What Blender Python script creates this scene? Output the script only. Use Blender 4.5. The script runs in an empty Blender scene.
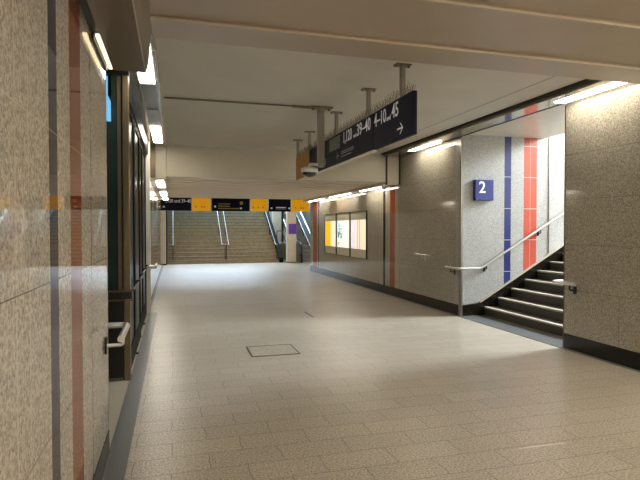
import bpy, bmesh, math, random
from mathutils import Vector, Matrix
random.seed(7)
sc = bpy.context.scene
C = sc.collection

# ------------------------------------------------------------------ helpers
class MB:
    """collects shapes (world coordinates) for ONE mesh object"""
    def __init__(s): s.v = []; s.f = []; s.m = []; s.sm = []
    def add(s, vs, fs, mi=0, smooth=False):
        b = len(s.v); s.v += [tuple(v) for v in vs]
        for f in fs: s.f.append([b+i for i in f]); s.m.append(mi); s.sm.append(smooth)
        return s
    def box(s, x0, x1, y0, y1, z0, z1, mi=0, bev=0.0):
        x0, x1 = min(x0, x1), max(x0, x1); y0, y1 = min(y0, y1), max(y0, y1); z0, z1 = min(z0, z1), max(z0, z1)
        if bev > 0:
            bm = bmesh.new(); bmesh.ops.create_cube(bm, size=1)
            for v in bm.verts:
                v.co = Vector((x0+(v.co.x+.5)*(x1-x0), y0+(v.co.y+.5)*(y1-y0), z0+(v.co.z+.5)*(z1-z0)))
            bmesh.ops.bevel(bm, geom=bm.edges[:], offset=bev, segments=2, profile=.5, affect='EDGES')
            bm.verts.index_update()
            s.add([v.co[:] for v in bm.verts], [[v.index for v in f.verts] for f in bm.faces], mi)
            bm.free(); return s
        vs = [(x0,y0,z0),(x1,y0,z0),(x1,y1,z0),(x0,y1,z0),(x0,y0,z1),(x1,y0,z1),(x1,y1,z1),(x0,y1,z1)]
        return s.add(vs, [(0,3,2,1),(4,5,6,7),(0,1,5,4),(1,2,6,5),(2,3,7,6),(3,0,4,7)], mi)
    def prism(s, poly, axis, a0, a1, mi=0):
        """poly: 2-D outline; axis 'x': (y,z), 'y': (x,z), 'z': (x,y)"""
        def P(p, a): return {'x': (a,p[0],p[1]), 'y': (p[0],a,p[1]), 'z': (p[0],p[1],a)}[axis]
        n = len(poly)
        vs = [P(p,a0) for p in poly]+[P(p,a1) for p in poly]
        fs = [list(range(n))[::-1], [n+i for i in range(n)]]+[(i,(i+1)%n,n+(i+1)%n,n+i) for i in range(n)]
        return s.add(vs, fs, mi)
    def tube(s, pts, r, seg=12, mi=0, round_r=0.0):
        pts = [Vector(p) for p in pts]
        if round_r > 0:
            out = [pts[0]]
            for i in range(1, len(pts)-1):
                a, b, c = pts[i-1], pts[i], pts[i+1]
                d1 = (a-b); d2 = (c-b); rr = min(round_r, d1.length*.45, d2.length*.45)
                p, q = b+d1.normalized()*rr, b+d2.normalized()*rr
                for k in range(6):
                    t = k/5; out.append(p*(1-t)**2+b*2*t*(1-t)+q*t*t)
            out.append(pts[-1]); pts = out
        n = len(pts); rings = []; up = None
        for i in range(n):
            t = ((pts[i]-pts[i-1]).normalized() if i else Vector())+((pts[i+1]-pts[i]).normalized() if i < n-1 else Vector())
            t.normalize()
            if up is None:
                up = Vector((0,0,1)) if abs(t.z) < .9 else Vector((1,0,0))
            u = (up-t*up.dot(t)).normalized(); up = u; w = t.cross(u)
            rings.append([pts[i]+(u*math.cos(2*math.pi*k/seg)+w*math.sin(2*math.pi*k/seg))*r for k in range(seg)])
        vs = [v for R in rings for v in R]
        fs = [(i*seg+k, i*seg+(k+1)%seg, (i+1)*seg+(k+1)%seg, (i+1)*seg+k) for i in range(n-1) for k in range(seg)]
        s.add(vs, fs, mi, True)
        s.add(rings[0], [list(range(seg))[::-1]], mi); s.add(rings[-1], [list(range(seg))], mi)
        return s
    def lathe(s, cx, cy, prof, seg=24, mi=0):
        """prof: (radius, z) from top to bottom"""
        vs = [(cx+r*math.cos(2*math.pi*k/seg), cy+r*math.sin(2*math.pi*k/seg), z) for r, z in prof for k in range(seg)]
        n = len(prof)
        fs = [(i*seg+k, (i+1)*seg+k, (i+1)*seg+(k+1)%seg, i*seg+(k+1)%seg) for i in range(n-1) for k in range(seg)]
        s.add(vs, fs, mi, True)
        s.add(vs[:seg], [list(range(seg))], mi); s.add(vs[-seg:], [list(range(seg))[::-1]], mi)
        return s
    def text(s, body, size, M, depth=.002, mi=0, align='LEFT', sx=1.0):
        """lettering: local x right, y up, mapped by matrix M"""
        cu = bpy.data.curves.new('lettering', 'FONT'); cu.body = body; cu.size = size; cu.extrude = depth
        cu.align_x = align; cu.resolution_u = 3; cu.offset = size*.012
        o = bpy.data.objects.new('lettering', cu); C.objects.link(o)
        bpy.context.view_layer.update()
        me = o.evaluated_get(bpy.context.evaluated_depsgraph_get()).to_mesh()
        S = Matrix.Diagonal((sx,1,1,1))
        s.add([(M @ S @ v.co)[:] for v in me.vertices], [list(p.vertices) for p in me.polygons], mi)
        bpy.data.objects.remove(o); bpy.data.curves.remove(cu)
        return s
    def build(s, name, mats, parent=None, recalc=True):
        off = Vector((0,0,0)); p = parent
        while p is not None: off += p.location; p = p.parent
        me = bpy.data.meshes.new(name)
        me.from_pydata([tuple(Vector(v)-off) for v in s.v], [], s.f)
        for m in (mats if isinstance(mats, (list,tuple)) else [mats]): me.materials.append(m)
        for p, i, sm in zip(me.polygons, s.m, s.sm): p.material_index = i; p.use_smooth = sm
        if recalc:
            bm = bmesh.new(); bm.from_mesh(me); bmesh.ops.recalc_face_normals(bm, faces=bm.faces[:]); bm.to_mesh(me); bm.free()
        o = bpy.data.objects.new(name, me); C.objects.link(o); o.parent = parent
        return o

def tag(o, label, cat, group=None):
    o['label'] = label; o['category'] = cat
    if group: o['group'] = group
    return o
def thing(name, loc, label, cat, group=None):
    o = bpy.data.objects.new(name, None); C.objects.link(o); o.location = loc
    o.empty_display_size = .1
    return tag(o, label, cat, group)
def struct(name, mb, mat, parent=None):
    o = mb.build(name, mat, parent)
    if parent is None: o['kind'] = 'structure'
    return o

# ------------------------------------------------------------------ materials
def lin(c):
    if isinstance(c, str):
        c = [int(c[i:i+2],16)/255 for i in (0,2,4)]
    return tuple(((x/12.92) if x <= .04045 else ((x+.055)/1.055)**2.4) for x in c)+(1,)
class NT:
    def __init__(s, name):
        s.mat = bpy.data.materials.new(name); s.mat.use_nodes = True
        s.t = s.mat.node_tree; s.b = s.t.nodes['Principled BSDF']
    def n(s, typ, **kw):
        x = s.t.nodes.new(typ)
        for k, v in kw.items(): setattr(x, k, v)
        return x
    def l(s, a, b): s.t.links.new(a, b)
    def math(s, op, a, b=None, clamp=False):
        m = s.n('ShaderNodeMath', operation=op); m.use_clamp = clamp
        for i, v in enumerate((a, b)):
            if v is None: continue
            if isinstance(v, (int,float)): m.inputs[i].default_value = v
            else: s.l(v, m.inputs[i])
        return m.outputs[0]
    def mix(s, f, a, b):
        m = s.n('ShaderNodeMix', data_type='RGBA')
        for i, v in ((0,f),(6,a),(7,b)):
            if isinstance(v, (int,float)): m.inputs[i].default_value = v
            elif isinstance(v, tuple): m.inputs[i].default_value = v
            else: s.l(v, m.inputs[i])
        return m.outputs[2]
    def pos(s):
        g = s.n('ShaderNodeNewGeometry'); x = s.n('ShaderNodeSeparateXYZ'); s.l(g.outputs['Position'], x.inputs[0])
        return g.outputs['Position'], x.outputs
    def band(s, v, lo, hi):
        return s.math('MULTIPLY', s.math('GREATER_THAN', v, lo), s.math('LESS_THAN', v, hi))

def plain(name, col, rough=.5, metal=0.0, noise=.06, nscale=30, coat=0, emit=None, estr=0, spec=.5, bump=0):
    m = NT(name); b = m.b
    c = lin(col); p, _ = m.pos()
    nz = m.n('ShaderNodeTexNoise'); nz.inputs['Scale'].default_value = nscale; nz.inputs['Detail'].default_value = 3
    m.l(p, nz.inputs['Vector'])
    d = tuple(x*(1-noise*2) for x in c[:3])+(1,); e = tuple(min(1,x*(1+noise*2)) for x in c[:3])+(1,)
    m.l(m.mix(nz.outputs['Fac'], d, e), b.inputs['Base Color'])
    b.inputs['Roughness'].default_value = rough; b.inputs['Metallic'].default_value = metal
    b.inputs['Coat Weight'].default_value = coat; b.inputs['Specular IOR Level'].default_value = spec
    if emit:
        b.inputs['Emission Color'].default_value = lin(emit); b.inputs['Emission Strength'].default_value = estr
    if bump:
        bp = m.n('ShaderNodeBump'); bp.inputs['Strength'].default_value = bump; bp.inputs['Distance'].default_value = .01
        m.l(nz.outputs['Fac'], bp.inputs['Height']); m.l(bp.outputs[0], b.inputs['Normal'])
    return m.mat

BLUE = '24346f'; ORANGE = 'b4552f'
def panel_wall(name, axis, stripes=(), vjoints=(), light_v=(), base='a59c88', dark='6f6756', lite='c9c0ac', rough=.07, grain=55, jw=.003, sheen_h=(), tiles=(), hj=(.8,1.395,1.985,2.58), coat=0, spec=.4, joint='574f42'):
    """enamel panels with a granite grain; stripes [(lo,hi,colour,split)], joints where the panels meet"""
    m = NT(name); p, xyz = m.pos(); h = xyz[0] if axis == 'X' else xyz[1]; z = xyz[2]
    nz = m.n('ShaderNodeTexNoise'); nz.inputs['Scale'].default_value = grain; nz.inputs['Detail'].default_value = 3; nz.inputs['Roughness'].default_value = .65
    m.l(p, nz.inputs['Vector'])
    r = m.n('ShaderNodeValToRGB'); e = r.color_ramp.elements
    e[0].position = .34; e[0].color = lin(dark); e[1].position = .66; e[1].color = lin(lite)
    k = e.new(.5); k.color = lin(base)
    m.l(nz.outputs['Fac'], r.inputs[0]); col = r.outputs[0]
    n2 = m.n('ShaderNodeTexNoise'); n2.inputs['Scale'].default_value = 1.3; m.l(p, n2.inputs['Vector'])
    hs = m.n('ShaderNodeHueSaturation'); m.l(col, hs.inputs['Color'])
    m.l(m.math('ADD', m.math('MULTIPLY', n2.outputs['Fac'], .25), .875), hs.inputs['Value']); col = hs.outputs[0]
    for lo, hi, c in stripes:
        sc_ = lin(c); col = m.mix(m.math('MULTIPLY', m.band(h, lo, hi), .94), col, sc_)
    g = .0035 if axis == 'X' else .007
    for zz in sheen_h: col = m.mix(m.math('MULTIPLY', m.band(z, zz-.0025, zz+.0025), .6), col, lin('e0dac8'))  # joint lines lightened in colour to paint a reflection along them
    for a in light_v: col = m.mix(m.math('MULTIPLY', m.band(h, a-g, a+g), .5), col, lin('d8d2c4'))
    for lo, hi, zs in tiles:
        f = m.band(h, lo, hi)
        for zz in zs: col = m.mix(m.math('MULTIPLY', m.math('MULTIPLY', f, m.band(z, zz-.005, zz+.005)), .8), col, lin('d9d5cc'))
    jm = None
    for zz in hj:
        q = m.band(z, zz-.0022, zz+.0022); jm = q if jm is None else m.math('MAXIMUM', jm, q)
    for a in vjoints:
        a, z0, z1 = a if isinstance(a, tuple) else (a, 0, 9)
        q = m.math('MULTIPLY', m.band(h, a-jw, a+jw), m.band(z, z0, z1)); jm = q if jm is None else m.math('MAXIMUM', jm, q)
    if jm is not None: col = m.mix(m.math('MULTIPLY', jm, .8), col, lin(joint))
    b = m.b; m.l(col, b.inputs['Base Color']); b.inputs['Roughness'].default_value = rough
    b.inputs['Coat Weight'].default_value = coat; b.inputs['Specular IOR Level'].default_value = spec
    return m.mat

def floor_mat():
    m = NT('floor_stone'); p, xyz = m.pos(); b = m.b
    br = m.n('ShaderNodeTexBrick'); br.offset = .5; br.offset_frequency = 2
    br.inputs['Scale'].default_value = 1; br.inputs['Brick Width'].default_value = .5; br.inputs['Row Height'].default_value = .25
    br.inputs['Mortar Size'].default_value = .0035; br.inputs['Mortar Smooth'].default_value = .2; br.inputs['Bias'].default_value = 0
    br.inputs['Color1'].default_value = lin('ada597'); br.inputs['Color2'].default_value = lin('a49c8e'); br.inputs['Mortar'].default_value = lin('786f61')
    # slightly wavering joints
    w = m.n('ShaderNodeTexNoise'); w.inputs['Scale'].default_value = 3; m.l(p, w.inputs['Vector'])
    va = m.n('ShaderNodeVectorMath', operation='MULTIPLY_ADD'); m.l(w.outputs['Color'], va.inputs[0]); va.inputs[1].default_value = (.05,.022,0); m.l(p, va.inputs[2])
    m.l(va.outputs[0], br.inputs['Vector'])
    nz = m.n('ShaderNodeTexNoise'); nz.inputs['Scale'].default_value = 70; nz.inputs['Detail'].default_value = 3; nz.inputs['Roughness'].default_value = .7; m.l(p, nz.inputs['Vector'])
    r = m.n('ShaderNodeValToRGB'); e = r.color_ramp.elements
    e[0].position = .33; e[0].color = (.34,.33,.31,1); e[1].position = .68; e[1].color = (1.55,1.53,1.50,1)
    m.l(nz.outputs['Fac'], r.inputs[0])
    n2 = m.n('ShaderNodeTexNoise'); n2.inputs['Scale'].default_value = .8; n2.inputs['Detail'].default_value = 4; m.l(p, n2.inputs['Vector'])
    mx = m.n('ShaderNodeMix', data_type='RGBA', blend_type='MULTIPLY'); mx.inputs[0].default_value = 1
    m.l(br.outputs['Color'], mx.inputs[6]); m.l(r.outputs[0], mx.inputs[7])
    hs = m.n('ShaderNodeHueSaturation'); m.l(mx.outputs[2], hs.inputs['Color'])
    m.l(m.math('ADD', m.math('MULTIPLY', n2.outputs['Fac'], .3), .85), hs.inputs['Value'])
    col = hs.outputs[0]
    for yy in (10.95, 14.95):
        col = m.mix(m.math('MULTIPLY', m.band(xyz[1], yy-.014, yy+.014), .7), col, lin('4c463c'))
    m.l(col, b.inputs['Base Color'])
    rr = m.math('ADD', m.math('MULTIPLY', nz.outputs['Fac'], .16), .25); m.l(rr, b.inputs['Roughness'])
    b.inputs['Specular IOR Level'].default_value = .55
    bp = m.n('ShaderNodeBump'); bp.inputs['Strength'].default_value = .25; bp.inputs['Distance'].default_value = .004
    m.l(m.math('SUBTRACT', m.math('MULTIPLY', nz.outputs['Fac'], .5), br.outputs['Fac']), bp.inputs['Height']); m.l(bp.outputs[0], b.inputs['Normal'])
    return m.mat

def glow(name, col, s):
    m = NT(name); m.t.nodes.remove(m.b)
    e = m.n('ShaderNodeEmission'); e.inputs[0].default_value = lin(col); e.inputs[1].default_value = s
    m.l(e.outputs[0], m.t.nodes['Material Output'].inputs[0]); return m.mat
def poster(name, axis, x0, x1, cols, s, zrng=None, marks=()):
    """backlit sheet printed with upright colour fields along the wall"""
    m = NT(name); p, xyz = m.pos(); h = xyz[1]; z = xyz[2]
    col = lin(cols[0][1])
    for a, c in cols:
        col = m.mix(m.math('LESS_THAN', h, x1+(x0-x1)*a), col, lin(c))
    for a, b_, z0, z1, c in marks:
        f = m.math('MULTIPLY', m.band(h, x1+(x0-x1)*b_, x1+(x0-x1)*a), m.band(z, z0, z1))
        n = m.n('ShaderNodeTexNoise'); n.inputs['Scale'].default_value = 14; m.l(p, n.inputs['Vector'])
        f = m.math('MULTIPLY', f, m.math('GREATER_THAN', n.outputs['Fac'], .46))
        col = m.mix(f, col, lin(c))
    b = m.b; m.l(col, b.inputs['Base Color']); b.inputs['Roughness'].default_value = .3
    m.l(col, b.inputs['Emission Color']); b.inputs['Emission Strength'].default_value = s
    return m.mat
def glass(name, tint='c8d8d6', rough=.02, alpha=.0):
    m = NT(name); b = m.b
    b.inputs['Base Color'].default_value = lin(tint); b.inputs['Roughness'].default_value = rough
    b.inputs['Transmission Weight'].default_value = 1; b.inputs['IOR'].default_value = 1.45
    return m.mat

M = {}
M['floor'] = floor_mat()
M['recess_floor'] = plain('recess_floor_stone', 'aba08c', .4, noise=.12, nscale=90)
M['ceiling'] = plain('ceiling_paint', 'dcd8cd', .55, noise=.05, nscale=2.2)
M['soffit'] = plain('soffit_metal', 'b7aa9a', .38, noise=.03, nscale=4)
M['slat'] = plain('slat_metal', 'f0e6d4', .45, noise=.03)
M['trough'] = plain('trough_metal', '9c9482', .12, .55, noise=.03)
M['trough_dark'] = plain('trough_gap', '2d2820', .6)
M['duct'] = plain('duct_enamel', '766c5e', .32, noise=.03, nscale=4)
M['lampgrey'] = plain('lamp_housing_grey', '8d9296', .35, .4)
M['steel'] = plain('brushed_steel', 'd6d3cc', .33, .75, noise=.04, nscale=200)
M['trimsteel'] = plain('trim_steel', '9a958b', .35, .9, noise=.04)
M['black'] = plain('black_metal', '15130f', .4)
M['base'] = plain('dark_base', '1c1813', .14, spec=.3, noise=.1, nscale=60)
M['drain'] = plain('drain_slate', '5d5f5e', .3, noise=.1, nscale=60)
M['bronze'] = plain('bronze_anodised', '6e6048', .32, .6, noise=.04)
M['bronze_dark'] = plain('bronze_dark', '17130d', .4, .2, noise=.04)
M['navy'] = plain('sign_navy', '0c0e2c', .45, noise=.02, spec=.15)
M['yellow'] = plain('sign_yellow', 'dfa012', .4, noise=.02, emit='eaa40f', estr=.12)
M['ochre'] = plain('sign_ochre', 'b07a1c', .45, noise=.03)
M['letter'] = plain('sign_letters', 'ececf2', .4, noise=.01, emit='ececf2', estr=.035)  # slight emission added to lift the letters, which are no light source
M['letter_dim'] = plain('sign_letters_small', '9a9aa6', .4, noise=.01)
M['signwhite'] = plain('sign_edge_white', 'e8e0d0', .35, noise=.02)
M['teal'] = plain('sign_pictogram_teal', '64746f', .35, noise=.08, nscale=20)
M['spike'] = plain('spike_steel', '8d8270', .4, .8)
M['post'] = plain('post_grey', '9a948a', .4, .2)
M['white'] = plain('white_plastic', 'd8d6d0', .35)
M['dome'] = plain('dome_dark', '14110e', .08, coat=.6)
M['step'] = plain('step_granite', '4a443a', .5, noise=.2, nscale=70)
M['nosing'] = plain('nosing_stone', 'b6ad9b', .4, noise=.15, nscale=80)
M['farstep'] = plain('far_step_stone', 'a5987c', .6, noise=.25, nscale=9)
M['farnose'] = plain('far_step_edge', '6e644f', .6, noise=.2, nscale=30)
M['cream'] = plain('cream_enamel', 'd2cab8', .35, noise=.03)
M['creampanel'] = plain('case_panel', 'd2d1ba', .25, noise=.03)
M['lightwall'] = plain('pale_wall', 'd5cdbd', .35, noise=.05, nscale=3)
M['purple'] = plain('purple_sheet', '60399a', .4, noise=.12, nscale=14, emit='60399a', estr=.06)
M['bluesign'] = plain('blue_sign', '2c3a82', .3, noise=.1, nscale=12)
M['glass'] = glass('clear_glass')
M['darkglass'] = plain('tinted_glass', '29332f', .08, spec=.25, noise=.15, nscale=2)
M['escstep'] = plain('escalator_step_metal', '8d8a83', .5, 0, noise=.1)
M['rubber'] = plain('black_rubber', '121212', .5)
M['lamp'] = glow('lamp_diffuser', 'fff5e4', 6.5)
M['lamp_fill'] = glow('lamp_diffuser_fill', 'fff5e4', 25)  # only for the added lamps out of view, stronger than the visible ones
M['lampsoft'] = glow('lamp_diffuser_low', 'fff5e4', 8)
M['doorglass'] = plain('door_glass', '171c19', .3, spec=.12)
M['doorframe'] = plain('door_frame_dark', '1a150e', .6, spec=.1)
M['railgrey'] = plain('rail_grey', '9b9ea1', .5, 0, noise=.03)
M['darkmatt'] = plain('dark_matt', '14130f', .7, noise=.1, spec=.1)
M['balglass'] = plain('balustrade_glass', '76838c', .1, noise=.05)

# ------------------------------------------------------------------ dimensions (metres; corridor runs along +y)
XL, XR, ZC, ZL, ZS = -.46, 5.05, 3.33, 2.68, 3.18
YB = 11.08           # where the ceiling steps down
Y0 = -16.0

# ------------------------------------------------------------------ the setting
struct('floor', MB().box(-.315, 9, Y0, 33, -.25, 0).box(-3, -.315, 10.4, 33, -.25, 0).box(-.46, -.315, Y0, 10.4, -.25, -.03), M['floor'])
struct('floor_recess', MB().box(-3, -.46, 3.0, 10.4, -.25, 0), M['recess_floor'])
struct('trim_1', MB().box(-.46, -.315, Y0, 10.4, -.03, .002).box(-.452, -.444, Y0, 4.1, .002, .006), M['drain'])
struct('trim_2', MB().box(XR-.055, XR, Y0, 5.8, 0, .004).box(XR-.055, XR, 8.44, 19.3, 0, .004).box(XR-.055, XR+.40, 5.8, 8.44, 0, .006), M['drain'])

wl = panel_wall('wall_left_enamel', 'Y', [(2.20,2.35,'20203f'),(2.62,2.915,'8c431e')], vjoints=[3.24], light_v=[1.755,1.905], rough=.03, grain=75, jw=.012, hj=(.8,1.395,2.58), sheen_h=(1.985,),
                base='bdb6aa', dark='8d867a', lite='dcd6ca')
struct('wall_left', MB().box(XL-.2, XL, Y0, 3.96, 0, ZC), wl)
struct('baseboard_left', MB().box(XL, XL+.006, Y0, 3.955, 0, .16), M['base'])
wrn = panel_wall('wall_right_enamel', 'Y', vjoints=[(4.91,.2,.8),(3.4,0,4)], base='a59e8f', dark='827b6d', lite='bfb8a8')
struct('wall_right', MB().box(XR, XR+.2, Y0, 5.8, 0, ZC), wrn)
struct('baseboard_right', MB().box(XR-.006, XR, Y0, 5.79, 0.004, .2), M['base'])
wrf = panel_wall('wall_right_far_enamel', 'Y', [(11.94,12.08,'16183a'),(11.36,11.65,'9c4222'),(11.66,11.76,'b3ab98'),(11.20,11.35,'b3ab98'),(11.77,11.93,'b3ab98'),
                 (18.33,18.86,'9c4222'),(18.05,18.18,'39365a')], vjoints=[11.08,17.75], base='a8a192', dark='847d6f', lite='c2bbab')
struct('wall_right_far', MB().box(XR, XR+.2, 8.6, 19.3, 0, ZC), wrf)
struct('baseboard_right_far', MB().box(XR-.006, XR, 8.45, 19.295, 0.004, .2), M['base'])
struct('trim_3', MB().box(XR-.012, XR+.03, 8.40, 8.44, 0, 3.25).box(XR-.012, XR, 8.44, 8.475, 0, 3.25), M['trimsteel'])
struct('trim_4', MB().box(XR-.006, XR+.02, 5.8, 5.815, 0, 3.25), M['bronze'])
struct('trim_5', MB().box(XL-.02, XL+.002, 3.96, 3.972, 0, ZC), M['trimsteel'])
# side stairwell
sw = panel_wall('stairwell_enamel', 'X', [(5.975,6.12,'122668'),(6.40,6.69,'b84b37')], vjoints=[6.96], base='aaa9a6', dark='8e8d89', lite='bebdba',
                tiles=[(5.975,6.12,(.8,1.395,1.985,2.58)),(6.40,6.69,(.8,1.395,1.985,2.58,3.17))], hj=(), light_v=[6.545], rough=.25)
struct('wall_stairwell_far', MB().box(XR, 13, 8.44, 8.6, 0, 6.3), sw)
struct('wall_stairwell_near', MB().box(XR+.2, 13, 5.65, 5.8, 0, 6.3), M['lightwall'])
struct('wall_stairwell_end', MB().box(12.8, 13, 5.8, 8.44, 0, 6.3), M['lightwall'])
struct('ceiling_stairwell', MB().box(XR, 6.72, 5.8, 8.44, ZC, ZC+.3), M['lightwall'])
struct('ceiling_upper_landing', MB().box(6.72, 13, 5.65, 8.6, 6.1, 6.3), M['lightwall'])
struct('wall_stairwell_header', MB().box(6.72, 6.82, 5.8, 8.44, ZC+.0, 6.1), M['lightwall'])
struct('trim_6', MB().box(6.955, 6.975, 8.425, 8.44, 0.9, 5.0), M['trimsteel'])
# ceilings
struct('ceiling', MB().box(-.15, 4.6, 4.55, YB, ZC, ZC+.2).box(4.152, 4.168, 4.6, YB, ZC-.001, ZC), [M['ceiling']])
struct('trim_7', MB().box(4.155, 4.161, 4.6, YB, ZC-.003, ZC), M['trough_dark'])
# near soffit of folded metal panels, each with a rounded lower front edge
so = MB()
ys = [4.59, 4.09, 3.26]+[3.26-.83*i for i in range(1,23)]+[Y0]
for a, b in zip(ys[:-1], ys[1:]):
    prof = [(a, ZC), (a, ZS+.022), (b+.05, ZS+.002), (b+.022, ZS-.006), (b+.008, ZS-.004), (b+.001, ZS+.005), (b+.001, ZC)]
    so.prism(prof, 'x', -.16, XR)
struct('ceiling_soffit', so, M['soffit'])
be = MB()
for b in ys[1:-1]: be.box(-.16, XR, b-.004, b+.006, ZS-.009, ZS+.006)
struct('trim_19', be, plain('lip_highlight_bead', 'e6dac8', .3, noise=.02))  # pale strips added so their colour paints a highlight along the panel lips
struct('ceiling_soffit_backing', MB().box(-.46, XR, Y0, 4.55, ZC, ZC+.2), M['soffit'])
# downstand and low slatted ceiling
struct('beam', MB().box(-.15, 4.73, YB, YB+.2, ZL-.01, ZC, bev=.012), M['cream'])
sl = MB().box(-.15, 4.73, YB+.2, 18.8, ZL+.05, ZL+.1)
y = YB+.2
while y < 18.3:
    sl.prism([(y,ZL+.05),(y,ZL),(y+.02,ZL-.012),(y+.34,ZL-.012),(y+.36,ZL+.022),(y+.6,ZL+.022),(y+.6,ZL+.05)], 'x', -.15, 4.73)
    sl.box(-.15, 4.73, y+.355, y+.605, ZL+.016, ZL+.020, 1); y += .6
struct('ceiling_low', sl, [M['slat'], plain('slat_gap_brown', 'bfa98f', .5, noise=.04)])
struct('ceiling_low_plenum', MB().box(-.7, XR+.2, YB+.2, 18.8, ZL+.62, ZC+.2), M['cream'])
struct('ceiling_hall', MB().box(-3, 9, 18.8, 25.4, 3.5, 3.7), M['cream'])
struct('wall_hall_front', MB().box(-3, 9, 18.7, 18.8, ZL+.02, 3.7), M['cream'])

# light troughs
def trough(name, y0, y1, side, z, light_z=None):
    s = MB()
    if side == 'R':
        s.box(4.63, 4.77, y0, y1, z-.01, z+.02).box(4.77, 4.96, y0, y1, z+.005, z+.03).box(4.96, XR, y0, y1, z+.02, z+.05)
        s.box(4.63, 4.64, y0, y1, z+.02, ZC if z > 3 else z+.06)
    else:
        s.box(-.185, -.15, y0, y1, z-.012, ZC if z > 3 else z+.06).box(-.37, -.185, y0, y1, z+.005, z+.03).box(XL, -.37, y0, y1, z-.01, z+.02)
    return struct(name, s, M['trough'] if z > 3 else M['cream'])
ZT = 3.265
trough('ceiling_trough_right', 4.595, YB, 'R', ZT)
trough('ceiling_trough_left', 3.96, YB, 'L', ZT)
struct('trim_8', MB().box(4.58, 4.63, 4.6, YB, ZC-.03, ZC).box(4.955, XR, 4.6, YB, ZT+.012, ZT+.02).box(4.58, XR, 4.6, YB, ZC-.01, ZC), M['trough_dark'])
ZT2 = 2.62
trough('ceiling_trough_right_low', YB+.02, 18.8, 'R', ZT2)
trough('ceiling_trough_left_low', YB+.02, 18.8, 'L', ZT2)
# rounded end faces where the troughs step down
def endcap(x0, x1, sgn):
    p = []
    inner, outer = (x0, x1) if sgn > 0 else (x1, x0)
    p = [(outer, ZC), (outer, ZT2+.0), (inner+sgn*.06, ZT2), (inner+sgn*.02, ZT2+.015), (inner, ZT2+.05), (inner, ZC)]
    return MB().prism(p, 'y', YB-.03, YB+.18)
struct('trim_9', endcap(4.72, 5.00, 1), M['cream'])
struct('trim_10', MB().box(4.69, 4.72, YB-.035, YB, ZT2, ZC).box(5.0, XR, YB-.01, YB+.18, ZT2+.02, ZC), M['trough_dark'])
struct('trim_11', MB().box(-.36, -.15, YB-.03, YB+.18, ZT2, ZC, bev=.012), M['cream'])
struct('trim_18', MB().box(XL, -.36, YB+.05, YB+.15, ZT2, ZC), M['bronze'])

# near left box beam under the ceiling
d = MB()
prof2 = [(-.405, ZC), (-.405, 2.72), (-.190, 2.716), (-.185, 2.722), (-.174, 2.755), (-.164, 2.81), (-.158, 2.91), (-.156, ZS), (-.156, ZC)]
d.prism(prof2, 'y', Y0, 3.93)
struct('ceiling_duct', d, M['duct'])
struct('trim_12', MB().box(-.46, -.405, Y0, 3.3, 2.75, 2.95).box(-.459, -.446, 3.3, 3.95, 2.715, 2.95).box(-.446, -.405, 3.3, 3.95, 2.757, 2.95), M['bronze_dark'])
struct('trim_13', MB().box(-.192, -.184, Y0, 3.92, 2.712, 2.719), M['steel'])

# left side beyond the opening
struct('wall_left_header', MB().box(XL-.2, XL-.001, 5.87, 10.28, 3.0, ZC).box(-3, XL-.005, 3.97, 5.86, 3.27, ZC), M['bronze_dark'])
struct('wall_recess_end', MB().box(-3.2, -3, 3.0, 10.4, 0, ZC), M['lightwall'])
struct('wall_recess_near', MB().box(-3, XL-.2, 3.0, 3.2, 0, ZC), M['lightwall'])
struct('wall_recess_back', MB().box(-3, -1.25, 10.3, 10.4, 0, ZC).box(-1.25, -.66, 10.3, 10.4, 0, 2.2), M['bronze_dark'])
wlf = panel_wall('wall_left_far_enamel', 'Y', vjoints=[11.1,14.5,18], base='b3a996', dark='93897a', lite='c9c0ae')
struct('wall_left_far', MB().box(XL-.2, XL, 10.4, 24.6, 0, ZC), wlf)
struct('trim_14', MB().box(XL-.2, XL+.03, 10.28, 10.40, 0, ZC), M['lightwall'])
struct('baseboard_left_far', MB().box(XL, XL+.006, 10.4, 23.7, 0, .16), M['base'])

# hall at the far end
struct('wall_hall_left', MB().box(XL-.4, XL-.2, 18.7, 33, 0, 6), M['lightwall'])
struct('wall_hall_right', MB().box(7.6, 7.8, 19.0, 33, 0, 6), M['lightwall'])
struct('wall_hall_corner', MB().box(XR+.2, 7.6, 19.0, 19.2, 0, ZC+.2), M['lightwall'])
struct('wall_hall_back', MB().box(-.9, 7.8, 33, 33.2, 0, 4.2), M['lightwall'])
struct('wall_behind', MB().box(-.7, XR+.2, Y0-.2, Y0, 0, ZC+.2), M['lightwall'])

# ------------------------------------------------------------------ lamps
def lamp(x0, x1, y0, y1, z, label, group, mat, segs=1):
    t = thing('ceiling_lamp', ((x0+x1)/2, (y0+y1)/2, z+.012), label, 'lamp', group)
    MB().box(x0-.004, x1+.004, y0-.01, y1+.01, z, z+.014).build('housing', M['lampgrey'], t)
    MB().box(x0, x1, y0, y1, z-.018, z+.001, bev=.004).build('diffuser', mat, t)
    return t
G1, G2, G3, G4 = 'lamps in the right ceiling trough', 'lamps in the left ceiling trough', 'lamps in the low right trough', 'lamps in the low left trough'
lamp(4.785, 4.945, 4.62, 5.72, ZT, 'long bright strip lamp above the edge of the side stair opening', G1, M['lamp'])
lamp(4.785, 4.915, 8.9, 10.1, ZT, 'bright strip lamp over the brown wall between poster cases and side stairs', G1, M['lamp'])
lamp(-.36, -.2, 5.0, 6.2, ZT, 'short bright lamp just beyond the end of the left ceiling box', G2, M['lamp'])
lamp(-.36, -.2, 8.85, 10.4, ZT, 'square-looking bright lamp second along the left trough, before the low ceiling', G2, M['lamp'])
MB_ = lamp(-.438, -.412, 3.3, 3.95, 2.745, 'narrow lamp wedged between left wall and ceiling box', None, glow('lamp_diffuser_warm', 'ffe6b8', .55))
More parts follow.
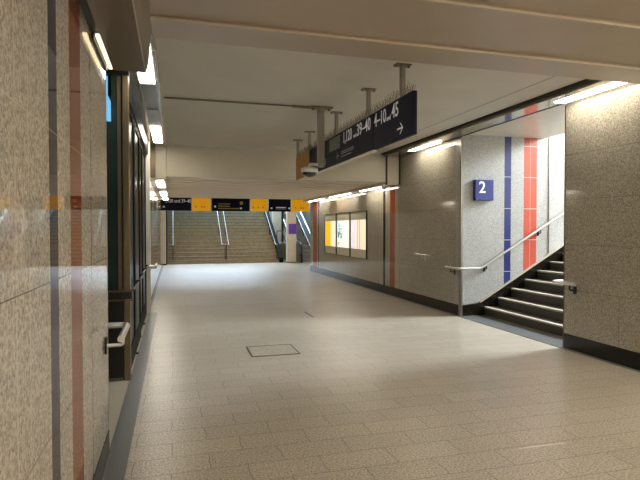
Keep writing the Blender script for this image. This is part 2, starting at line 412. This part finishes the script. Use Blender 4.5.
for i, (a, b) in enumerate(((11.75,13.1),(14.0,15.9),(16.7,18.6))):
    lamp(4.79, 4.86, a, b, ZT2, ['low strip lamp above the orange and blue wall stripes', 'low strip lamp above the poster cases', 'farthest low strip lamp on the right, near the far wall stripes'][i], G3, M['lampsoft'])
for i, (a, b) in enumerate(((11.6,13.1),(14.9,16.4),(17.8,18.6))):
    lamp(-.36, -.2, a, b, ZT2, ['nearest low lamp on the left, under the pale trough end', 'middle of three low lamps on the left', 'farthest low lamp on the left, touching the far sign'][i], G4, M['lampsoft'])
# grey cover plates between the lamps
g = MB().box(-.365, -.19, 6.3, 8.75, ZT-.006, ZT+.004).box(-.34, -.2, 7.55, 7.6, ZT-.016, ZT-.006)
struct('trim_15', g, M['lampgrey'])
# unseen, stronger strip lamps added behind and beside the camera to even the light
for a in (-14, -11, -8, -5, -2, 1.2):
    lamp(4.75, 4.91, a, a+1.9, ZS-.014, 'added unseen strip lamp under the near soffit along the right wall', 'added lamps under the near soffit, right', M['lamp_fill'])
for a in (-14.2, -11.2, -8.2, -5.2, -2.2):
    lamp(-.15, .01, a, a+1.9, ZS-.014, 'added unseen strip lamp under the near soffit along the left box beam', 'added lamps under the near soffit, left', M['lamp_fill'])
for i, xx in enumerate((.6, 2.3, 4.0, 5.7)):  # unseen lamps added to brighten the far stairs, floor and escalator side
    lamp(xx, xx+.9, 21.9, 22.1, 3.486, 'added unseen hall ceiling lamp behind the far row of sign panels', 'added lamps of the stair hall', M['lampsoft'])
    lamp(xx, xx+.9, 24.0, 24.2, 3.486, 'added unseen hall ceiling lamp behind the far row of sign panels', 'added lamps of the stair hall', M['lamp'])

# ------------------------------------------------------------------ side staircase
st = thing('staircase', (5.47, 7.1, 0), 'dark stone side stairs with pale step edges rising right of the platform 2 sign', 'stairs')
R, T, X1 = .1625, .287, 5.54
for k in range(1, 20):
    x = X1+T*(k-1)
    s = MB().box(x, x+T+.02, 5.801, 8.40, max(0.007, R*(k-2)), R*k-.004).build('step', M['step'], st)
    MB().box(x-.012, x+.075, 5.802, 8.395, R*k-.028, R*k, bev=.004).build('nosing', M['nosing'], s)
MB().box(X1+T*19, 12.75, 5.801, 8.40, R*18, R*19).build('landing', M['step'], st)
# dark skirting that climbs with the stairs
sk = [(XR+.03,.006),(5.60,.006),(5.60+1.2*4.6,.006+.68*4.6),(5.60+1.2*4.6,.56+.68*4.6-.34),(5.47,.215),(XR+.03,.2)]
x_end, sl_ = 10.6, R/T
sk = [(XR+.03,.006),(5.62,.006),(x_end,.006+(x_end-5.62)*sl_),(x_end,.235+(x_end-5.45)*sl_),(5.45,.235),(XR+.03,.2)]
struct('baseboard_stairs', MB().prism(sk, 'y', 8.395, 8.438), M['base'])
cap = [(5.45,.235),(x_end,.235+(x_end-5.45)*sl_),(x_end,.262+(x_end-5.45)*sl_),(5.45,.262)]
struct('trim_16', MB().prism(cap, 'y', 8.392, 8.439), M['nosing'])

def bracket(parent, wall_p, rail_p, mat=None):
    w, r = Vector(wall_p), Vector(rail_p)
    mb = MB(); n = (Vector((r.x, r.y, w.z))-w); n.normalize()
    ax = 0 if abs(n.x) > .5 else 1
    e = [.022,.022,.05]; e[ax] = .008
    c = w+n*.007
    mb.box(c.x-e[0], c.x+e[0], c.y-e[1], c.y+e[1], c.z-e[2], c.z+e[2])
    mb.tube([w+n*.01, Vector((r.x,r.y,w.z)), r], .010, 8, round_r=.02)
    return mb.build('bracket', mat or M['black'], parent)
def arm(parent, w, r):
    return MB().tube([w, (r[0], r[1], w[2]), r], .013, 10, round_r=.02).build('arm', M['steel'], parent)

h = thing('handrail', (5.0, 8.36, .88), 'steel handrail climbing the stairwell wall below the platform 2 sign', 'handrail')
MB().tube([(4.955,8.80,.88),(4.955,8.355,.88),(5.43,8.355,.88),(5.43+4.6,8.355,.88+4.6*.567)], .021, 14, round_r=.06).build('rail', M['steel'], h)
bracket(h, (XR,8.62,.80), (4.955,8.62,.862))
bracket(h, (5.55,8.44,.86), (5.55,8.355,.93)); bracket(h, (6.72,8.44,1.52), (6.72,8.355,1.595)); bracket(h, (8.3,8.44,2.42), (8.3,8.355,2.49))

h = thing('handrail', (4.96, 5.7, .88), 'short steel handrail end on the right wall at the near edge of side stairs', 'handrail')
MB().tube([(4.955,5.50,.885),(4.955,5.93,.885),(5.40,5.93,.885),(5.6,5.93,.99)], .021, 14, round_r=.06).build('rail', M['steel'], h)
bracket(h, (XR,5.60,.80), (4.955,5.60,.868))

h = thing('handrail', (XL+.1, 3.9, .85), 'bent steel handrail end on the near left wall with coloured stripes', 'handrail')
MB().tube([(-.345,3.66,.868),(-.345,4.20,.868),(-1.3,4.20,.868)], .0215, 16, round_r=.05).build('rail', M['steel'], h)
arm(h, (XL+.012,3.80,.80), (-.345,3.80,.85)); MB().box(XL, XL+.014, 3.775, 3.825, .745, .86, bev=.004).build('bracket', M['black'], h)
h = thing('handrail', (XL+.1, 10.2, .9), 'small handrail end at the pale pillar on the left, beyond the dark glazed doors', 'handrail')
MB().tube([(-.34,10.9,.9),(-.34,10.2,.9),(-.62,10.2,.9)], .021, 10, round_r=.05).build('rail', M['steel'], h)
bracket(h, (XL+.006,10.7,.83), (-.34,10.7,.88))
h = thing('handrail', (4.97, 9.8, 1.05), 'short floating-looking steel rail on the brown wall left of the side stairs', 'handrail')
MB().tube([(5.04,10.22,1.10),(4.97,10.16,1.07),(4.97,9.45,1.06)], .013, 10, round_r=.03).build('rail', M['steel'], h)
bracket(h, (XR,9.8,1.0), (4.97,9.8,1.05), M['steel'])

# sign with the platform number
s2 = thing('platform_sign', (5.5, 8.44, 2.32), 'blue square sign with a white 2 on the stairwell wall', 'sign')
MB().box(5.31, 5.69, 8.36, 8.438, 2.125, 2.505, bev=.004).build('panel', M['bluesign'], s2)
def face_y(x, y, z):   # lettering on a face that looks towards -y
    return Matrix(((1,0,0,x),(0,0,1,y),(0,1,0,z),(0,0,0,1)))
MB().text('2', .30, face_y(5.375, 8.357, 2.265), .002).build('lettering', M['letter'], s2)

# ------------------------------------------------------------------ hanging direction sign
def face_x(y, x, z):   # lettering on a face that looks towards -x; reading direction -y
    return Matrix(((0,0,1,x),(-1,0,0,y),(0,1,0,z),(0,0,0,1)))
XS = 2.30; SZ0, SZ1 = 2.549, 2.985
sg = thing('hanging_sign', (XS+.05, 7.4, SZ1), 'long dark blue platform direction sign with bird spikes, hanging from the ceiling', 'sign')
for a, b in ((4.75,5.81),(5.822,7.79),(7.80,8.85)):
    MB().box(XS, XS+.05, a, b, SZ0, SZ1, bev=.006).build('panel', M['navy'], sg)
MB().box(XS, XS+.05, 8.865, 9.9, SZ0, SZ1, bev=.006).build('panel', M['ochre'], sg)['label'] = 'ochre yellow end panel'
MB().box(XS+.002, XS+.048, 5.825, 9.7, SZ0-.02, SZ0).build('underside_strip', M['signwhite'], sg)['label'] = 'bright white underside strip'
MB().text('1,120', .215, face_x(6.97, XS-.001, 2.81), .001, sx=.80).build('lettering', M['letter'], sg); MB().text('39–40', .215, face_x(6.40, XS-.001, 2.81), .001, sx=.93).build('lettering', M['letter'], sg)
MB().text('4–10', .215, face_x(5.785, XS-.001, 2.81), .001, sx=.84).build('lettering', M['letter'], sg); MB().text('45', .215, face_x(5.27, XS-.001, 2.81), .001, sx=.85).build('lettering', M['letter'], sg)
MB().text('und', .075, face_x(6.53, XS-.001, 2.81), .001).build('lettering', M['letter'], sg); MB().text('und', .075, face_x(5.41, XS-.001, 2.81), .001).build('lettering', M['letter'], sg)
def arrow(yc, zc, s, d):   # d=+1 points to -y (screen right)
    mb = MB(); t = s*.13
    mb.box(XS-.003, XS-.001, yc-s/2, yc+s/2, zc-t/2, zc+t/2)
    tip = yc-d*s/2
    for q in (-1, 1):
        p0 = (tip, zc+q*t*.1); p1 = (tip+d*s*.42, zc+q*s*.42)
        dx = d*t*.8
        mb.prism([(p0[0]-dx*.3,p0[1]),(p1[0]-dx*.3,p1[1]),(p1[0]+dx,p1[1]),(p0[0]+dx,p0[1])], 'x', XS-.003, XS-.001)
    return mb
arrow(5.05, 2.66, .14, 1).build('arrow', M['letter'], sg); arrow(7.2, 2.66, .12, -1).build('arrow', M['letter_dim'], sg)
for i, (w, z) in enumerate(((.52,2.695),(.52,2.668),(.42,2.628))):
    y = 7.05
    x = MB()
    while y > 7.05-w: x.box(XS-.003, XS-.001, y-.035, y, z-.007, z+.009); y -= .045
    x.build('small_print', M['letter_dim'], sg)
p = MB().box(XS-.004, XS-.001, 7.10, 7.62, 2.77, 2.955).build('pictogram_plate', M['teal'], sg)
MB().box(XS-.004, XS-.001, 7.88, 8.17, 2.78, 2.93).build('pictogram_plate', M['teal'], sg)
MB().box(XS-.003, XS-.001, 7.81, 7.84, 2.61, 2.71).box(XS-.003, XS-.001, 7.81, 7.88, 2.61, 2.63).build('pictogram', M['letter_dim'], sg)
bs = MB()
y = 4.81
while y < 9.88:
    for q in (-1, 0, 1):
        bs.tube([(XS+.025+q*.012, y, SZ1-.002), (XS+.025+q*.045+random.uniform(-.01,.01), y+random.uniform(-.02,.02), SZ1+.085+random.uniform(-.012,.015))], .0026, 4)
    y += .042
bs.box(XS+.004, XS+.046, 4.81, 9.88, SZ1-.004, SZ1+.004)
o = bs.build('bird_spikes', M['spike'], sg)
for yy in (5.05, 6.04, 7.35, 8.92, 9.84):
    q = MB().box(XS+.005, XS+.045, yy-.03, yy+.03, SZ1, ZC).build('hanger', M['post'], sg)
    MB().box(XS-.06, XS+.11, yy-.05, yy+.05, ZC-.012, ZC-.001).tube([(XS-.05,yy,ZC-.03),(XS-.05,yy,ZC-.001)],.012,8).tube([(XS+.10,yy,ZC-.03),(XS+.10,yy,ZC-.001)],.012,8).build('ceiling_plate', M['spike'], q)

# security camera on its post, and the conduit that feeds it
cc = thing('security_camera', (2.02, 7.11, ZC), 'white dome security camera on a grey post below the ceiling', 'camera')
MB().box(1.972, 2.058, 7.06, 7.16, 2.48, ZC, bev=.006).build('post', M['post'], cc)
MB().box(1.86, 2.18, 7.04, 7.18, ZC-.02, ZC-.001).tube([(1.90,7.11,ZC-.05),(1.90,7.11,ZC-.01)],.018,8).tube([(2.14,7.11,ZC-.05),(2.14,7.11,ZC-.01)],.018,8).build('ceiling_plate', M['spike'], cc)
MB().tube([(1.975,7.11,2.515),(1.85,7.11,2.515),(1.85,7.11,2.46)], .022, 10, round_r=.03).build('arm', M['white'], cc)
MB().lathe(1.85, 7.11, [(.045,2.480),(.075,2.475),(.115,2.458),(.122,2.437),(.122,2.415),(.105,2.395)], 28).build('housing', M['white'], cc)
MB().lathe(1.85, 7.11, [(.104,2.398),(.100,2.380),(.08,2.356),(.05,2.340),(.02,2.334)], 28).build('dome', M['dome'], cc)
cd = MB().tube([(-.12,7.11,ZC-.012),(1.60,7.11,ZC-.012)], .012, 8).box(1.60,1.86,7.08,7.14,ZC-.03,ZC-.001)
tag(cd.build('conduit', M['spike']), 'thin grey cable conduit running across the ceiling to the camera post', 'conduit')

# ------------------------------------------------------------------ poster cases
PC = [(15.93,17.2),(14.58,15.87),(13.2,14.52)]
pm = [poster('poster_print_yellow','Y',15.93,17.2,[(0,'ffffff'),(.06,'ffc400'),(.5,'ffe9a0'),(.66,'fff6dd'),(.95,'fff6dd')],.2),
      poster('poster_print_teal','Y',14.58,15.87,[(0,'fffdf4'),(.55,'ffe3d8'),(.60,'ffffff'),(.8,'fff4e8')],.22,marks=[(.08,.42,1.3,1.62,'1c8fa6'),(.1,.35,1.08,1.2,'c9b8a8'),(.1,.3,1.66,1.82,'8fc4d8')]),
      poster('poster_print_columns','Y',13.2,14.52,[(0,'fff6e8'),(.1,'e4e2ee'),(.3,'fff2e4'),(.42,'f4c4a4'),(.5,'ffe6d4'),(.56,'f2b8a0'),(.63,'ffe6d4'),(.7,'fff0c8'),(.95,'fff6e0')],.22)]
nm = ['farthest backlit poster case, half yellow poster', 'middle backlit poster case with a teal printed patch', 'nearest backlit poster case with pale timetable columns']
for i, (a, b) in enumerate(PC):
    t = thing('poster_case', (XR, (a+b)/2, .77), nm[i], 'poster case', 'poster cases on the right wall')
    fr = MB().box(XR-.035, XR, a, b, .77, .785).box(XR-.035, XR, a, b, 2.085, 2.1).box(XR-.035, XR, a-.02, a+.015, .77, 2.1).box(XR-.035, XR, b-.015, b+.02, .77, 2.1)
    fr.build('frame', M['bronze_dark'], t)
    MB().box(XR-.02, XR, a+.015, b-.015, .785, 2.085).build('back_panel', M['creampanel'], t)
    pz0, pz1 = (1.03,1.86)
    MB().box(XR-.024, XR-.02, a+(.05 if i else .03), b-.05, pz0, pz1).build('sheet', pm[i], t)

# ------------------------------------------------------------------ dark glazed screens on the left
gs = thing('glazed_screen', (-.5, 5.85, 0), 'dark glazed screen with bronze post facing the recess behind the left wall', 'screen')
MB().box(-.513, -.448, 5.78, 5.86, .0, 3.2, bev=.006).build('post', M['bronze'], gs)
MB().box(-.565, -.53, 5.80, 5.85, .96, 3.2).build('stile', M['bronze'], gs)
MB().box(-.53, -.513, 5.81, 5.85, 0, 3.2).build('shadow_gap', M['bronze_dark'], gs)
MB().box(-2.9, -.53, 5.80, 5.85, 0.03, .86).build('kick_panel', M['bronze_dark'], gs)
MB().box(-2.9, -.43, 5.74, 5.78, .865, .95).build('crash_bar', M['bronze_dark'], gs)
MB().box(-2.9, -.42, 5.73, 5.745, .945, .96).box(-2.9, -.42, 5.73, 5.745, .85, .862).build('trim_strip', M['bronze'], gs)
MB().box(-2.9, -.565, 5.81, 5.84, .95, 2.72).box(-.625, -.565, 5.81, 5.84, 2.72, 3.2).build('pane', M['darkglass'], gs)
MB().box(-2.9, -.625, 5.815, 5.825, 2.72, 3.2).build('upper_pane', M['glass'], gs)['label'] = 'clear upper pane with daylight behind'
MB().box(-2.9, -.445, 5.78, 5.85, 3.2, 3.27).build('head_rail', M['bronze_dark'], gs)
MB().box(-2.9, -.53, 5.79, 5.85, .0, .03).build('sill_rail', M['bronze'], gs)
ds = ['first dark glazed door along the left wall, next to the bronze post', 'second dark glazed door from the bronze post on the left', 'third dark glazed door from the bronze post on the left', 'last dark glazed door on the left, before the pale pillar']
for i in range(4):
    a = 5.9+i*1.07; b = a+1.055
    t = thing('glazed_door', (XL, a, 0), ds[i], 'door', 'dark glazed doors along the left wall')
    fx0, fx1 = (-.525, -.475) if i < 2 else (-.55, -.50)
    MB().box(fx0, fx1, a, a+.1, .02, 3.0).box(fx0, fx1, b-.1, b, .02, 3.0).box(fx0, fx1, a+.1, b-.1, 2.9, 3.0).box(fx0, fx1, a+.1, b-.1, .02, .25).build('frame', M['doorframe'], t)
    MB().box(fx1-.03, fx1-.015, a+.1, b-.1, .25, 2.9).build('pane', M['doorglass'], t)
    MB().tube([(fx1,a+.12,.93),(fx1+.045,a+.12,.93),(fx1+.045,b-.12,.93),(fx1,b-.12,.93)], .014, 8, round_r=.04).build('push_bar', M['bronze_dark'], t)
    MB().box(fx0, fx1+.03, a+.005, a+.06, .0, .02).build('pivot', M['bronze_dark'], t)

# ------------------------------------------------------------------ floor hatch, slot
t = thing('floor_hatch', (1.24, 6.72, 0), 'rectangular access hatch with a dark metal rim set in the floor', 'hatch')
MB().box(.945,1.535,6.44,6.99,.0005,.003).build('cover', M['floor'], t)
MB().box(.93,.945,6.425,7.005,.0005,.005).box(1.535,1.55,6.425,7.005,.0005,.005).box(.93,1.55,6.425,6.44,.0005,.005).box(.93,1.55,6.99,7.005,.0005,.005).build('rim', M['bronze_dark'], t)
tag(MB().box(2.405,2.435,9.07,9.66,.0005,.004).build('floor_slot', M['bronze_dark']), 'short dark slot in the floor beyond the hatch', 'slot')
tag(MB().prism([(2.36,3.200),(2.80,3.190),(2.80,3.202),(2.5,3.214)],'z',.0005,.003).build('joint_glint', M['steel']), 'thin bright sliver modelled as a glint along a floor joint at the lower right', 'strip')  # pale sliver laid on the floor to paint a glint

# ------------------------------------------------------------------ far end: main stairs, columns, sign, escalator
fs = thing('staircase', (2.35, 24.4, 0), 'wide main staircase climbing at the far end under the yellow and blue sign', 'stairs')
N = 24; R2, T2 = .163, .272
for k in range(1, N+1):
    yy = 24.4+T2*(k-1)
    s = MB().box(-.3, 4.84, yy, yy+T2+.02, max(0, R2*(k-2)), R2*k-.02).build('step', M['farstep'], fs)
    MB().box(-.3, 4.84, yy-.012, yy+T2+.0, R2*k-.022, R2*k).build('tread', M['farnose'], s)
MB().box(-.3, 4.84, 24.4+T2*N, 32.9, R2*(N-1), R2*N).build('landing', M['farstep'], fs)
sl2 = R2/T2
yE = 24.4+T2*N
MB().prism([(24.3,.0),(24.3,.22),(yE,.22+(yE-24.3)*sl2),(yE,(yE-24.3)*sl2-.15),(24.6,0)], 'x', 4.84, 5.02).build('stringer', M['darkmatt'], fs)
def far_rail(pts, label, posts):
    h = MB().tube(pts, .019, 10, round_r=.05).build('handrail', M['railgrey'], fs); h['label'] = label
    for i, (px, py, pz0, pz1) in enumerate(posts): MB().tube([(px,py,pz0),(px,py,pz1)], .02, 8).build('post', M['black'], h)
    return h
yt = yE-.4
for xx, lb in ((2.19,'left rail of the double handrail in the middle of the main stairs'), (2.50,'right rail of the double handrail in the middle of the main stairs')):
    far_rail([(2.34,24.62,.86),(xx,24.62,.86),(xx,24.9,.86),(xx,yt,.86+(yt-24.9)*sl2)], lb, [(2.34+(.03 if xx>2.34 else -.03),24.62,0 if 1 else 0,.86),(xx,26.5,sl2*2.1-.03,.86+1.6*sl2),(xx,28.6,sl2*4.2-.03,.86+3.7*sl2)])
far_rail([(-.25,24.62,.86),(-.05,24.62,.86),(-.05,24.9,.86),(-.05,yt,.86+(yt-24.9)*sl2)], 'pale handrail at the left edge of the main stairs, beside the left column', [(-.05,26.5,sl2*2.1-.03,.86+1.6*sl2),(-.05,24.65,0.16,.86)])
far_rail([(4.76,24.5,.86),(4.76,24.9,.86),(4.76,yt,.86+(yt-24.9)*sl2)], 'pale handrail at the right edge of the main stairs, above the dark side', [(4.76,26.5,sl2*2.1-.03,.86+1.6*sl2),(4.76,24.55,.16,.86)])
# dark side cheek at the left of the stairs
struct('trim_17', MB().box(-.45, -.3, 24.3, 30, 0, 4), M['darkmatt'])

t = thing('column', (-.46, 23.95, 0), 'slim pale column at the left of the main staircase', 'column')
MB().box(-.53, -.345, 23.85, 24.05, .04, 3.5, bev=.01).build('shaft', M['lightwall'], t); MB().box(-.535, -.34, 23.845, 24.055, 0, .06).build('foot', M['base'], t)
t = thing('column', (5.33, 24.0, 0), 'broad cream column with a purple sheet between main stairs and escalator', 'column')
MB().box(5.13, 5.56, 23.9, 24.2, .04, 3.5, bev=.012).build('shaft', M['lightwall'], t); MB().box(5.125, 5.565, 23.895, 24.205, 0, .06).build('foot', M['trimsteel'], t)
tag(MB().box(5.2, 5.565, 23.88, 23.9, 1.37, 1.84).build('wall_sheet', M['purple']), 'purple sheet fixed to the cream column', 'sheet')

# pale partition and low rail behind the column
struct('wall_partition', MB().box(5.04, 5.60, 27.2, 27.35, 0, 4.5), plain('partition_white', 'efe8da', .5, noise=.02))
struct('window_1', MB().box(5.52, 5.62, 27.1, 27.2, .5, 4.5), M['darkglass'])
t = thing('railing', (5.3, 26.0, 0), 'bronze and pale railing in the gap between main stairs and column', 'railing')
MB().tube([(5.06,25.9,0),(5.06,25.9,.9),(5.64,25.9,.9),(5.64,25.9,0)], .022, 8, round_r=.03).build('frame', M['steel'], t)
MB().box(5.1, 5.60, 25.89, 25.91, .05, .84).build('infill_panel', M['bronze'], t)
MB().tube([(5.10,26.3,0),(5.10,26.3,1.5),(5.38,26.3,1.5),(5.5,25.95,.9)], .025, 8, round_r=.05).build('tall_loop', M['bronze'], t)

# sign across the far end
YS = 20.9
fg = thing('hanging_sign', (2.6, YS, 2.83), 'long row of dark blue and yellow sign panels across the far end', 'sign')
def sxp(px): return math.tan(math.radians(15.737)+math.atan((px-320)/518))*YS
seg = [(161,191.5,'navy'),(192,211,'yellow'),(211.7,250,'navy'),(250.7,268,'yellow'),(268.7,291,'navy'),(291.7,309.5,'yellow')]
for a, b, c in seg:
    MB().box(sxp(a)+.01, sxp(b)-.01, YS, YS+.1, 2.315, 2.82, bev=.006).build('panel', M[c], fg)['label'] = {'navy':'dark blue panel','yellow':'yellow panel'}[c]
MB().box(sxp(161)+.01, sxp(309.5), YS+.02, YS+.08, 2.82, 2.86).build('top_rail', M['signwhite'], fg)
for px in (165, 190, 215, 250, 272, 300):
    MB().box(sxp(px)-.02, sxp(px)+.02, YS+.03, YS+.07, 2.85, 3.5).build('hanger', M['post'], fg)
MB().text('1,120 und 39–40', .19, face_y(sxp(164.5), YS-.001, 2.63), .001, sx=.78).build('lettering', M['letter'], fg)
for p0, p1, z0, z1 in ((163,165,2.43,2.49),(270.8,272.4,2.42,2.48),(288.5,290.1,2.42,2.48),(276,286,2.46,2.50),(214.5,216,2.45,2.53),(240,242,2.40,2.46)):
    MB().box(sxp(p0), sxp(p1), YS-.003, YS-.001, z0, z1).build('pictogram', M['letter'], fg)
olive = plain('sign_print_olive','a49a55',.4)
for z, b in ((2.60,228),(2.51,229),(2.42,238)):
    L = MB(); q = sxp(218.2)
    while q < sxp(b): L.box(q, q+.12, YS-.003, YS-.001, z-.02, z+.02); q += .118
    L.build('small_print', olive, fg)
MB().box(sxp(240), sxp(243), YS-.003, YS-.001, 2.58, 2.70).build('pictogram', olive, fg)
MB().box(sxp(276), sxp(286), YS-.003, YS-.001, 2.405, 2.43).build('small_print', olive, fg)
redp = plain('sign_print_red','b4441a',.4)
for px in (195.5, 201.5, 204, 253, 258, 262.5, 295, 300.5, 303):
    MB().box(sxp(px), sxp(px+1.1), YS-.003, YS-.001, 2.44, 2.50).build('pictogram', redp, fg)

# escalator
es = thing('escalator', (6.1, 24.2, 0), 'escalator with glass sides rising beside the cream column at the far right', 'escalator')
ex0, ex1 = 5.88, 6.62
for k in range(0, 24):
    yy = 24.5+.38*k; zt = .21*k
    if yy > 32.4: break
    MB().box(ex0, ex1, yy, yy+.40, max(0,zt-.25), zt+.12, bev=.006).build('step', M['escstep'], es)
for xx, nmx in ((5.80,0),(6.66,1)):
    y0_, sl3 = 24.3, .21/.38
    zf = lambda yv: max(0, (yv-24.6)*sl3)
    b = MB().prism([(23.9,0),(23.9,.32),(24.7,.32),(32.4,.32+7.7*sl3),(32.4,7.8*sl3-.1),(24.6,0)], 'x', xx-.035, xx+.045).build('skirt', M['trimsteel'], es)
    gl = MB().prism([(23.85,.33),(23.75,.55),(23.8,.8),(23.95,.9),(24.6,.95),(32.4,.95+7.8*sl3),(32.4,.32+7.7*sl3),(24.7,.32)], 'x', xx-.006, xx+.010).build('balustrade', M['glass'] if nmx == 0 else M['balglass'], es)
    MB().tube([(xx,24.1,.34),(xx,23.82,.36),(xx,23.70,.6),(xx,23.82,.88),(xx,24.2,.95),(xx,24.7,.98),(xx,32.4,.98+7.7*sl3)], .036, 10, round_r=.12).build('belt', M['rubber'] if nmx == 0 else M['steel'], gl)
MB().box(5.77, 5.86, 23.78, 23.9, 0, .45, bev=.02).build('newel', M['rubber'], es)
nt = MB().box(5.60, 5.80, 24.22, 24.25, .0, 1.02).build('notice_panel', M['trimsteel'], es)
MB().tube([(5.73,24.22,.93),(5.73,24.21,.93)], .075, 16).build('round_sticker', plain('sticker_blue','8d9be0',.4), nt)

# ------------------------------------------------------------------ camera
cam = bpy.data.cameras.new('camera'); co = bpy.data.objects.new('camera', cam); C.objects.link(co)
co.location = (0,0,1.6); co.rotation_euler = (math.radians(90-1.2165), 0, math.radians(-15.737))
cam.sensor_width = 36; cam.lens = 518/640*36; cam.clip_start = .05
sc.camera = co

# ------------------------------------------------------------------ light
w = bpy.data.worlds.new('sky'); sc.world = w; w.use_nodes = True
bg = w.node_tree.nodes['Background']; bg.inputs[0].default_value = (.22,.52,.85,1); bg.inputs[1].default_value = .45
def area(name, loc, to, sx, sy, power, col):
    l = bpy.data.lights.new(name, 'AREA'); l.shape = 'RECTANGLE'; l.size = sx; l.size_y = sy; l.energy = power; l.color = col
    o = bpy.data.objects.new(name, l); C.objects.link(o); o.location = loc
    o.rotation_euler = (Vector(to)-Vector(loc)).to_track_quat('-Z','Y').to_euler()
    return o
area('daylight_side_stairs', (11.8,7.1,5.2), (6.5,7.5,1.6), 2.2, 1.4, 500, (.80,.90,1))
area('daylight_main_stairs', (2.4,31.5,6.5), (2.3,22,0), 6, 2.5, 480, (.70,.85,1))

vs = sc.view_settings
vs.view_transform = 'Standard'; vs.look = 'None'; vs.gamma = 1; vs.exposure = 1.85; vs.use_curve_mapping = False
try:
    sc.cycles.use_denoising = True; sc.cycles.max_bounces = 10
    sc.cycles.sample_clamp_indirect = 6
except Exception: pass
